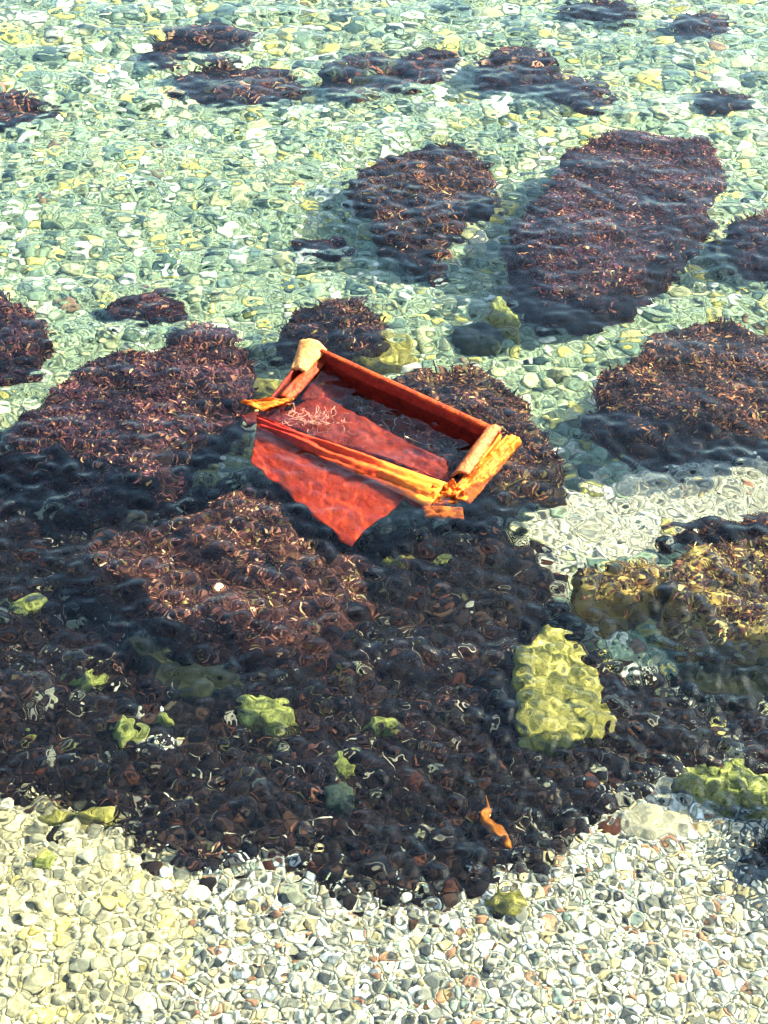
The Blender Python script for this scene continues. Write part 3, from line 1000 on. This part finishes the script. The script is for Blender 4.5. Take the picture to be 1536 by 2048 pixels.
panel('corner_cap', [at(600, 688, 0.05), at(654, 704, 0.04), at(612, 750, 0.01), at(582, 744, 0.01)], M_PEACH, 16, 16, thick=0.014, wob=0.006, seed=25,
      func=lambda p, u_, v_, nn: p + np.array([0, 0, 0.03 * math.sin(math.pi * min(1, u_ * 0.9 + 0.05)) * (1 - 0.5 * v_)]))
panel('torn_lug', [at(480, 804, 0.0), at(530, 799, 0.008), at(588, 798, 0.006), at(526, 822, -0.01)], M_ORANGE, 18, 10, thick=0.008, wob=0.012, seed=31)
panel('torn_lug', [at(482, 830, -0.02), at(515, 822, -0.02), at(520, 842, -0.03), at(495, 848, -0.03)], M_MAROON, 10, 6, thick=0.008, wob=0.008, seed=32)
panel('foot', [at(846, 1014, -0.02), at(925, 1018, -0.02), at(928, 1042, -0.035), at(850, 1036, -0.035)], M_ORANGE, 20, 10, thick=0.02, wob=0.016, seed=33, edge=0.01)
# inner skin folded down along the front
panel('inner_fold', [at(540, 838, -0.03), at(905, 966, -0.05), at(890, 922, -0.065), at(640, 788, -0.05)], M_FOLD, 60, 16, thick=0.006, wob=0.022, seed=12)
panel('inner_fold', [at(650, 720, -0.02), at(712, 735, -0.06), at(690, 800, -0.08), at(598, 800, -0.04)], M_MAROON, 20, 16, thick=0.006, wob=0.02, seed=14)

# weed lying in the crate
pts = []
for u_ in np.linspace(0.03, 0.97, 40):
    for v_ in np.linspace(0.2, 0.95, 16):
        pts.append((fFL * (1 - u_) + fFR * u_) * (1 - v_) + (fBL * (1 - u_) + fBR * u_) * v_ + np.array([0, 0, 0.02]))
pts = np.array(pts)
tri = np.stack([pts, pts + [0.03, 0, 0], pts + [0, 0.03, 0]], 1)
v, qq, col = weed_fronds(tri, 650, 0.026, 0.0035, [(30, (0.06, 0.015, 0.012)), (30, (0.16, 0.04, 0.024)), (30, (0.34, 0.09, 0.04)), (10, (0.5, 0.3, 0.16))], 55, 0.8)
o = obj('seaweed_clump', mesh('seaweed_clump', v - v.mean(0), qq, col=col), M_WEED, label='brown seaweed clump lying inside the orange crate', cat='seaweed')
o.location = v.mean(0)


def strands(name, label, cat, centre, spread, n, length, rad, color, seed):
    r2 = np.random.default_rng(seed)
    VV, QQ = [], []
    off = 0
    for _ in range(n):
        p = np.array(centre) + r2.normal(size=3) * spread
        d = r2.normal(size=3) * [1, 1, 0.3]
        d /= np.linalg.norm(d)
        ring = []
        for s_ in range(9):
            d = d + r2.normal(size=3) * [0.45, 0.45, 0.2]
            d /= np.linalg.norm(d)
            p = p + d * length / 8
            a1 = np.cross(d, [0.1, 0.2, 1])
            a1 /= np.linalg.norm(a1)
            a2 = np.cross(d, a1)
            for k in range(4):
                ring.append(p + (a1 * math.cos(k * math.pi / 2) + a2 * math.sin(k * math.pi / 2)) * rad)
        VV += ring
        i = off + np.arange(36).reshape(9, 4)
        j = np.roll(i, -1, 1)
        QQ.append(np.stack([i[:-1], j[:-1], j[1:], i[1:]], -1).reshape(-1, 4))
        off += 36
    VV = np.array(VV)
    c = VV.mean(0)
    o_ = obj(name, mesh(name, VV - c, np.concatenate(QQ), col=np.tile(color, (len(VV), 1))), M_WEED, label=label, cat=cat)
    o_.location = c
    return o_


strands('tangled_string', 'tangle of thin pale pinkish strings along the near lip of the crate', 'string', at(625, 840, -0.005), np.array([0.06, 0.02, 0.004]), 80, 0.05,
        0.0009, (0.45, 0.22, 0.17), 3)
strands('tangled_string', 'few loose whitish threads on weed inside the crate', 'string', at(800, 840, -0.1), np.array([0.09, 0.03, 0.012]), 18, 0.06,
        0.0011, (0.6, 0.55, 0.5), 4)

# ------------------------------------------------------------------ small orange scrap in the dark weed
sc_pts = [(975, 1592, 0.003), (972, 1618, 0.004), (972, 1634, 0.016), (985, 1650, 0.02), (998, 1662, 0.013), (1006, 1674, 0.01), (1018, 1690, 0.003)]
VV, QQ = [], []
cs = [at(x, y, -0.1) + [0, 0, 0.008 * math.sin(i * 1.7)] for i, (x, y, _) in enumerate(sc_pts)]
for i, c in enumerate(cs):
    d = cs[min(i + 1, len(cs) - 1)] - cs[max(i - 1, 0)]
    s = np.cross(d, [0, 0, 1.0])
    s /= np.linalg.norm(s)
    wd = sc_pts[i][2]
    VV += [c - s * wd, c + [0, 0, 0.004], c + s * wd, c - [0, 0, 0.003]]
i = np.arange(len(VV)).reshape(-1, 4)
j = np.roll(i, -1, 1)
QQ = np.stack([i[:-1], j[:-1], j[1:], i[1:]], -1).reshape(-1, 4)
VV = np.array(VV)
c = VV.mean(0)
o = obj('leaf', mesh('leaf', VV - c, np.concatenate([QQ, [[3, 2, 1, 0]], [i[-1]]])), M_LEAF, label='curled orange leaf with thin stem lying in the dark weed', cat='leaf')
o.location = c
print('stones', nst, 'objects', len(big), 'tris', sum(len(x.data.loops) - 2 * len(x.data.polygons) for x in S.objects if x.type == 'MESH'))
